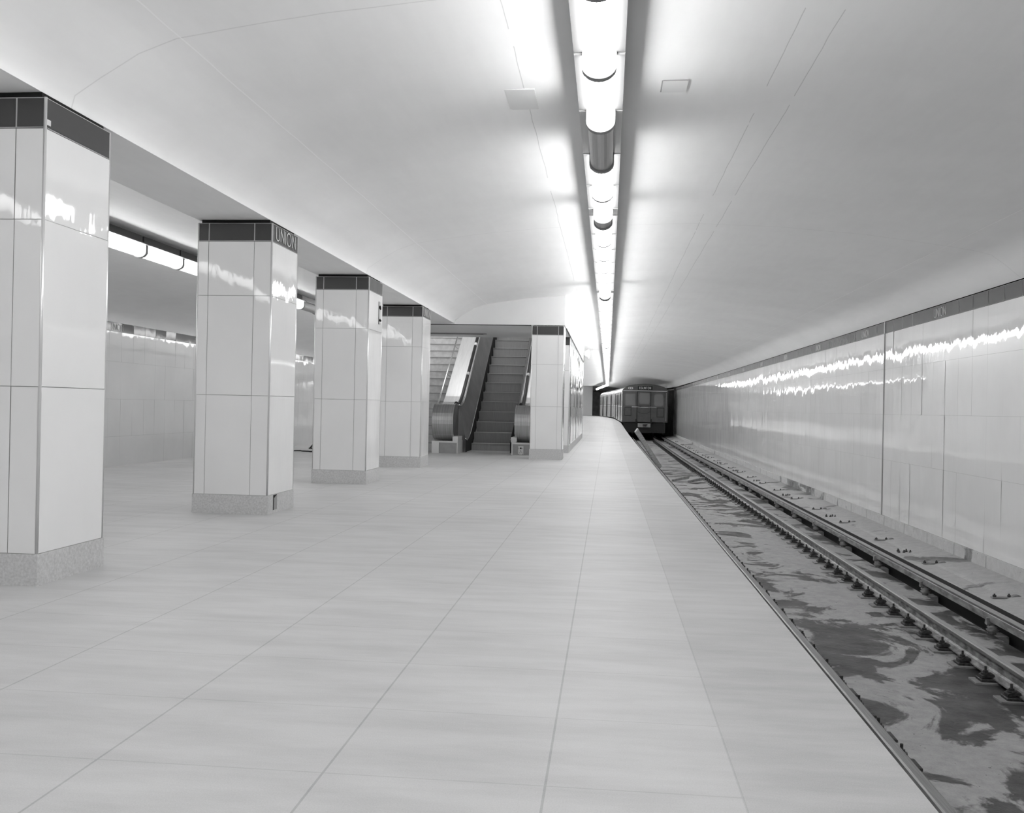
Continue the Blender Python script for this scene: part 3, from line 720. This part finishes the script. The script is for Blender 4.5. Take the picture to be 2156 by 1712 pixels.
def balustrade(sgn, xs):
    """xs: skirt x, handrail x, deck outer x"""
    xk, xh, xo = xs; lo, hi = min(xh, xo), max(xh, xo)
    bt = MB()
    # side profile in (y,z): semicircular end, flat, then slope
    zc_, rd = 0.665, 0.385; yc = 20.19
    pr_up = [(yc + rd * math.cos(math.radians(a)), zc_ + rd * math.sin(math.radians(a))) for a in range(270, 89, -12)]
    # newel wrap: semicircle front + short return
    newel = MB(); prn = pr_up + [(20.55, zc_ + rd), (20.55, zc_ - rd)]
    newel.prism(prn, lo if sgn < 0 else lo, hi, 'x'); LB(newel).build('newel', 'steel_brushed', esc)
    for x0_, x1_ in ((xh - .004, xh + .004),):
        sd_ = MB(); sd_.prism([(p[0] * 1, p[1]) for p in [(yc + (rd + .012) * math.cos(math.radians(a)), zc_ + (rd + .012) * math.sin(math.radians(a))) for a in range(270, 89, -12)] + [(20.56, zc_ + rd + .012), (20.56, zc_ + rd - .0), ] + [(yc + (rd - .0) * math.cos(math.radians(a)), zc_ + (rd - .0) * math.sin(math.radians(a))) for a in range(90, 271, 12)]], x0_, x1_, 'x'); LB(sd_).build('newel_rim', 'chrome', esc)
    H = .80
    path = [(20.55, zc_ + rd - .02), (20.80, zc_ + rd - .05), (21.0, zc_ + rd - .02), (21.2, 1.10), (21.45, 1.23)]
    slope = R_ / G; z0 = 1.23; path += [(TOP, z0 + slope * (TOP - 21.45))]
    dk = MB(); n = len(path)
    vs = []
    for y, z in path: vs += [(xh, y, z), (xo, y, z), (xo, y, z - .05), (xh, y, z - .05)]
    fs = [(4 * i + k, 4 * i + (k + 1) % 4, 4 * i + 4 + (k + 1) % 4, 4 * i + 4 + k) for i in range(n - 1) for k in range(4)]
    dk.add(vs, fs); LB(dk).build('deck', 'deck_metal', esc)
    # inner panel from handrail down to skirt
    pn = MB(); vs = []
    low = [(20.55, .30), (20.80, .26), (21.0, .30), (21.2, .36), (21.45, .48), (TOP, .48 + slope * (TOP - 21.45))]
    for (y, z), (y2, z2) in zip(path, low): vs += [(xh, y, z - .005), (xk, y2, z2)]
    pn.add(vs, [(2 * i, 2 * i + 2, 2 * i + 3, 2 * i + 1) for i in range(len(path) - 1)])
    for jx in (22.4, 24.0, 25.6):
        pass
    LB(pn).build('inner_panel', 'panel_metal', esc)
    sk = MB(); vs = []
    for y2, z2 in low: vs += [(xk, y2, z2), (xk, y2, max(0.0, z2 - .62))]
    sk.add(vs, [(2 * i, 2 * i + 2, 2 * i + 3, 2 * i + 1) for i in range(len(low) - 1)]); LB(sk).build('skirt', 'train_seam', esc)
    tr = MB(); tr.tube([(xk + (-.004 if sgn < 0 else .004), y2, z2) for y2, z2 in low], .012, 8); LB(tr).build('skirt_trim', 'chrome', esc, smooth=True)
    tr = MB(); tr.tube([(xh + .012 * (1 if sgn < 0 else -1), y, z + .004) for y, z in path], .014, 8); LB(tr).build('handrail_trim', 'chrome', esc, smooth=True)
    hx_ = xh + (-.055 if sgn < 0 else .055)
    hr = MB(); hp = [(y, z + .045) for y, z in path]; vs = []
    hpth = [(20.50, zc_ + rd + .0)] + hp
    hr.tube([(hx_, y, z) for y, z in hpth], .036, 10); hro = LB(hr).build('handrail', 'rubber', esc, smooth=True)
    for ym in (22.15, 23.35):
        zm = z0 + slope * (ym - 21.45) + .045; hm = MB(); hm.tube([(hx_, ym, zm), (hx_, ym + .10, zm + .10 * slope)], .038, 10); LB(hm).build('handrail_mark', 'rubber_mark', hro, smooth=True)
    # base box
    bb = MB(); bl_, bh_ = (xo - .0, xk - .075) if sgn < 0 else (xk + .10, xo)
    bb.box(bl_, bh_, 19.90, 20.66, 0.0, 0.235, 'box_grey', 0.0)
    bb.box(bl_ - .005, bh_ + .005, 19.888, 20.60, 0.228, 0.262, 'box_light')
    bb.box(bh_ - .012, bh_ + .006, 19.885, 20.66, 0.0, 0.262, 'box_light') if sgn < 0 else bb.box(bl_ - .006, bl_ + .02, 19.885, 20.66, 0.0, 0.262, 'box_light')
    if sgn < 0: bb.box(bl_ - .004, bl_ + .15, 19.880, 19.90, 0.0, 0.262, 'box_light'); bb.box(xh - .02, bh_ + .0, 19.95, 20.55, .262, .36, 'box_light')
    else:
        bb.box(xh - .09, xh + .03, 19.95, 20.5, .262, .37, 'box_light')
    bo2 = LB(bb).build('base_box', None, esc)
    if sgn > 0:
        cpn = MB(); cx_ = bl_ + .195
        cpn.box(cx_ - .055, cx_ + .055, 19.884, 19.892, .01, .19, 'box_light'); cpn.tube([(cx_, 19.884, .145), (cx_, 19.876, .145)], .018, 12, 'black')
        for a, c in ((-.04, .145), (.035, .145), (-.01, .10), (-.04, .015), (.04, .015)): cpn.tube([(cx_ + a, 19.884, c), (cx_ + a, 19.879, c)], .007, 8, 'black')
        cpn.tube([(cx_ - .04, 19.881, .035), (cx_, 19.881, .085), (cx_ + .04, 19.881, .035)], .006, 6, 'joint')
        LB(cpn).build('control_plate', None, bo2)
balustrade(-1, (XS0 - .005, -3.25, -3.70))
balustrade(1, (XS1 + .005, -1.935, -1.54))

# fixed stair beside the escalator
st = empty('staircase', (-4.6, 20.5, 0)); tag(st, 'pale stone staircase left of the escalator, behind the fourth column', 'staircase')
gs, rs = 0.285, 0.187
for k in range(20):
    mb = MB(); y = .25 + gs * k
    mb.box(-.88, .88, y, y + gs, max(0, rs * (k - 1)), rs * (k + 1), 'stair'); mb.box(-.88, .88, y - .008, y + .02, rs * (k + 1) - .016, rs * (k + 1) + .002, 'joint'); mb.build('step', None, st)
hr = empty('stair_handrail', (-3.78, 20.9, 0)); tag(hr, 'slim metal handrail between the stone stair and the escalator', 'handrail')
mb = MB(); ra = [(0, 0.02, .95), (0, .1, 1.08), (0, 5.6, 1.08 + 5.5 * .656)]; mb.tube(ra, .018, 8); mb.build('rail', 'chrome', hr, smooth=True)
for y in (.18, 1.2, 2.3, 3.4, 4.5):
    z = 1.08 + (y - .1) * .656; mb = MB(); mb.tube([(0, y, z), (.02, y, z - .07), (.075, y + .02, z - .10)], .009, 6); mb.build('bracket', 'joint', hr)

# round fitting at the end of the bulkhead
t = empty('wall_fitting', (-0.86, 32.4, 2.86)); tag(t, 'small white bell shaped fitting on the corner of the bulkhead', 'fitting')
mb = MB(); P = [(.05, 0), (.09, .04), (.15, .12), (.17, .16), (.15, .19), (.06, .21)]
seg = 16; vs = [(z, r * math.cos(2 * math.pi * k / seg), r * math.sin(2 * math.pi * k / seg)) for r, z in P for k in range(seg)]
mb.add(vs, [(i * seg + k, i * seg + (k + 1) % seg, (i + 1) * seg + (k + 1) % seg, (i + 1) * seg + k) for i in range(5) for k in range(seg)] + [tuple(range(5 * seg, 6 * seg)), tuple(reversed(range(seg)))]); mb.build('bell', 'plaster', t, smooth=True)
mb = MB(); mb.box(0.0, .03, -.05, .05, -.26, .0); mb.build('bracket', 'joint', t)

# ------------------------------------------------------------------ things on the floor / in the pit
mb = MB(); pts = []
for i in range(26): x = -7.1 + i * .075; pts.append((x, 19.10 + .10 * math.sin(i * .8) + .05 * math.sin(i * 2.1), .014))
mb.tube(pts, .013, 8); tag(mb.build('cable', 'cable', smooth=True), 'black cable snaking over the floor between second and third column', 'cable')
t = empty('tripod_stand', (-6.18, 20.4, 0)); tag(t, 'dark metal stand foot showing left of the third column', 'stand')
for a, c in ((-.34, .0), (.2, .22), (.18, -.25)):
    mb = MB(); mb.tube([(a, c, .012), (a * .1, c * .1, .38)], .016, 8); mb.build('leg', 'iron', t)
mb = MB(); mb.box(-.36, .1, -.03, .03, .0, .025); mb.build('foot_bar', 'iron', t)
mb = MB(); mb.tube([(0, 0, .34), (0, 0, 1.3)], .014, 8); mb.build('pole', 'iron', t)

def beam_between(name, A, B, wd, th, mat, label, cat, roll=0.0):
    A, B = Vector(A), Vector(B); d = (B - A); L = d.length; d.normalize()
    mb_ = MB(); mb_.box(-wd / 2, wd / 2, -th / 2, th / 2, 0, L)
    o = mb_.build(name, mat); q = d.to_track_quat('Z', 'Y'); o.rotation_mode = 'QUATERNION'
    from mathutils import Quaternion
    o.rotation_quaternion = q @ Quaternion((0, 0, 1), roll); o.location = A; return tag(o, label, cat)
beam_between('plank', (1.96, 35.5, -1.12), (0.99, 33.2, 0.30), 0.17, 0.05, 'wood', 'long bare plank leaning out of the track bed by the platform edge', 'plank', 1.15)
mb_ = MB(); pts_ = []
for i in range(40):
    a = 2 * math.pi * i / 40; k_ = 1 + .10 * math.sin(3 * a + 1) + .07 * math.sin(7 * a)
    pts_.append((3.60 + min(.26, max(-.26, .30 * math.cos(a) * k_)), 6.9 + 1.9 * math.sin(a) * k_))
mb_.prism(pts_, -1.1795, -1.174, 'z'); tag(mb_.build('puddle', 'water'), 'black water puddle between the running rail and the third rail', 'puddle')
def wedge(loc, rz, L, lab):
    mb_ = MB(); mb_.prism([(-.5 * L, 0), (.45 * L, 0.10), (.5 * L, .17), (.40 * L, .18), (-.5 * L, .06)], -.09, .09, 'y')
    o = mb_.build('timber_offcut', 'wood_dark'); o.location = loc; o.rotation_euler = (0, 0, rz); tag(o, lab, 'timber')
wedge((2.27, 29.6, -1.18), .1, .52, 'left one of two broken timber offcuts on the track slab')
wedge((2.72, 29.3, -1.18), .05, .50, 'right one of two broken timber offcuts on the track slab')

# ------------------------------------------------------------------ subway train
def arcroof(hw, z0_, zt, n=14, inset=0.0):
    return [((hw - inset) * math.cos(math.pi * i / n), z0_ + (zt - z0_) * math.sin(math.pi * i / n) ** 0.8) for i in range(n + 1)]
def make_car():
    r_ = empty('subway_car', (2.525, 66, 0)); HW, L = 1.575, 17.2
    ks = []
    def P(mb_, nm, mat, subs=(), smooth=False):
        o = mb_.build(nm, mat, r_, smooth=smooth); ks.append((o, [])); return o
    # body shell (z from 0.10 to roof 2.72)
    sh = MB(); prof = [(HW, .10), (HW, 2.18)] + [(x, z) for x, z in arcroof(HW, 2.18, 2.72)[1:-1]] + [(-HW, 2.18), (-HW, .10)]
    n = len(prof)
    sh.add([(x, 0.06, z) for x, z in prof] + [(x, L, z) for x, z in prof], [(i, i + n, (i + 1) % n + n, (i + 1) % n) for i in range(n)] + [tuple(reversed(range(n, 2 * n)))])
    body = P(sh, 'body_shell', 'train_side')
    rf = MB(); ar = arcroof(HW + .004, 2.2, 2.73)[2:-2]; n = len(ar)
    rf.add([(x, .05, z + .004) for x, z in ar] + [(x, L, z + .004) for x, z in ar], [(i, i + n, i + 1 + n, i + 1) for i in range(n - 1)])
    P(rf, 'roof', 'train_roof', smooth=True)
    fr = MB(); n = len(prof); fp_ = [(x * 1.0, z) for x, z in prof]
    fr.add([(x, 0.06, z) for x, z in fp_] + [(x * .97, 0.0, .10 + (z - .10) * .99 + .01) for x, z in fp_], [tuple(range(n, 2 * n))] + [(i, (i + 1) % n, (i + 1) % n + n, i + n) for i in range(n)])
    front = P(fr, 'front', 'train_front')
    def sub(mb_, nm, mat): 
        o = mb_.build(nm, mat, front); ks[2][1].append(o); return o
    s_ = MB(); s_.box(-1.5, 1.5, -.02, .02, 2.24, 2.275); sub(s_, 'upper_stripe', 'train_trim')
    for a, c in ((-.89, -.55), (-.53, -.28), (-.28, .24), (.30, .79)):
        if a == -.53: continue
        s_ = MB(); s_.box(a, c, -.02, .01, 1.135, 1.165); sub(s_, 'belt_stripe', 'train_trim')
    # door leaf and windows
    s_ = MB(); s_.box(-.56, .42, -.012, .01, .10, 2.22, 'train_seam'); s_.box(-.50, .38, -.020, .01, .12, 2.18, 'train_front'); dr = sub(s_, 'end_door', None)
    def rrect(x0_, x1_, z0_, z1_, rr, yy, th=.01):
        pts = []
        for cx, cz_, a in ((x1_ - rr, z1_ - rr, 0), (x0_ + rr, z1_ - rr, 90), (x0_ + rr, z0_ + rr, 180), (x1_ - rr, z0_ + rr, 270)):
            pts += [(cx + rr * math.cos(math.radians(a + q)), cz_ + rr * math.sin(math.radians(a + q))) for q in (0, 30, 60, 90)]
        m_ = MB(); m_.prism(pts, yy, yy + th, 'y'); return m_
    sub(rrect(-.40, .33, 1.36, 2.12, .12, -.03), 'door_window', 'train_glass')
    sub(rrect(-1.34, -.66, 1.22, 2.06, .06, -.016), 'cab_window', 'train_glass')
    sub(rrect(.62, 1.26, 1.22, 2.04, .16, -.016), 'cab_window', 'train_glass')
    sub(rrect(-1.16, -.83, 2.37, 2.50, .05, -.014), 'headlight_plate', 'train_trim')
    for cx in (-1.06, -.92):
        s_ = MB(); s_.tube([(cx, -.03, 2.435), (cx, .0, 2.435)], .042, 12); sub(s_, 'headlight', 'train_seam')
    s_ = MB(); s_.box(-.50, .50, -.012, .01, 2.33, 2.60, 'train_seam'); sg = sub(s_, 'destination_sign', None)
    lt = lettering('EGLINTON', .15, .78, stroke=.13, gap=.26); lt.v = [(x, y - .014, z + 2.385) for x, y, z in lt.v]; sub(lt, 'destination_lettering', 'letter')
    for a, c, z0_, z1_ in ((-1.38, -.92, .52, 1.13), (.82, 1.32, .46, 1.12)):
        s_ = MB(); s_.box(a, c, -.014, .01, z0_, z1_, 'train_seam'); s_.box(a + .035, c - .035, -.02, .01, z0_ + .04, z1_ - .04, 'train_front'); sub(s_, 'hatch', None)
    for zz, sag in ((1.30, .12), (.86, .16), (1.16, .05)):
        s_ = MB(); s_.tube([(-.56 + .98 * i / 10, -.05, zz - sag * math.sin(math.pi * i / 10)) for i in range(11)], .010 if sag > .06 else .014, 6); sub(s_, 'safety_chain', 'train_seam' if sag > .06 else 'train_trim')
    for x in (-.57, .44):
        s_ = MB(); s_.box(x - .05, x + .05, -.16, .02, .05, .32); sub(s_, 'buffer_post', 'train_seam')
    for x in (-1.56, 1.45):
        s_ = MB(); s_.tube([(x, -.03, .2), (x, -.03, 2.15)], .016, 6); sub(s_, 'grab_rail', 'train_trim' if x < 0 else 'joint')
    # windows and doors down the sides
    for sd in (-1, 1):
        y = .75; bays = [('window', 1.0), ('door', 1.2), ('window', 1.4), ('window', 1.4), ('door', 1.2), ('window', 1.4), ('window', 1.4), ('door', 1.2), ('window', 1.4), ('window', 1.2)]
        for kd, wd in bays:
            if kd == 'window':
                s_ = MB(); s_.box(sd * HW - .008, sd * HW + .008, y + .08, y + wd - .1, 1.25, 2.02); P(s_, 'side_window', 'train_glass2')
            else:
                s_ = MB()
                for q in (0, 1):
                    a = y + q * wd / 2 + .01; c = a + wd / 2 - .02
                    s_.box(sd * HW - .01, sd * HW + .004, a - .03, c + .03, .14, 2.14, 'train_seam'); s_.box(sd * HW - .01, sd * HW + .010, a, c, .16, 2.12, 'train_side'); s_.box(sd * HW - .01, sd * HW + .014, a + .12, c - .12, 1.2, 2.0, 'train_glass2')
                P(s_, 'side_door', None)
            y += wd + .35
        s_ = MB(); s_.box(sd * HW - .006, sd * HW + .012, .06, L, 1.14, 1.165); P(s_, 'side_stripe', 'train_trim')
        s_ = MB(); s_.box(sd * HW - .006, sd * HW + .012, .06, L, 2.17, 2.20); P(s_, 'drip_rail', 'train_trim')
    # underframe
    s_ = MB(); s_.box(-1.3, 1.3, .3, L - .3, -.45, .10, 'train_seam'); s_.box(-1.42, 1.42, .12, .34, -.62, .06, 'train_seam'); P(s_, 'underframe', None)
    s_ = MB(); s_.box(-.46, .40, -.10, .12, -.24, .02, 'box_grey'); s_.box(-.13, .13, -.22, -.09, -.18, -.02, 'iron'); s_.tube([(0, -.5, -.10), (0, 0, -.10)], .06, 8, 'iron'); s_.box(-.05, .20, -.12, -.09, -.08, -.03, 'black'); P(s_, 'coupler', None)
    for y in (2.3, 4.3, L - 4.3, L - 2.3):
        for x in (-.75, .75):
            s_ = MB(); s_.tube([(x - .06, y, -.66), (x + .06, y, -.66)], .36, 20, 'iron'); s_.tube([(x - (.085 if x > 0 else -.085), y, -.66), (x - (.06 if x > 0 else -.06), y, -.66)], .385, 20, 'iron'); P(s_, 'wheel', None)
        s_ = MB(); s_.box(-.6, .6, y - .08, y + .08, -.72, -.56, 'train_seam'); P(s_, 'axle', None)
    return r_, ks
car, cks = make_car()
tag(car, 'leading subway car with dark front, signed EGLINTON, stopped on the near track', 'subway car', 'cars of the stopped train')
L_, ax = 17.2, 0
def chord(s0, s1): return math.atan2((s1 * s1 - s0 * s0) / 680, s1 - s0)
car.location = (2.525, 66.0, rise(66)); car.rotation_euler = (math.atan((rise(83.2) - rise(66)) / 17.2), 0, chord(0, 17.2))
c2n = dup(car, cks, (2.525 + bend(83.75), 83.75, rise(83.2) + .004), chord(17.75, 34.9))
tag(c2n, 'second subway car coupled behind the leading one, bending away left', 'subway car', 'cars of the stopped train')
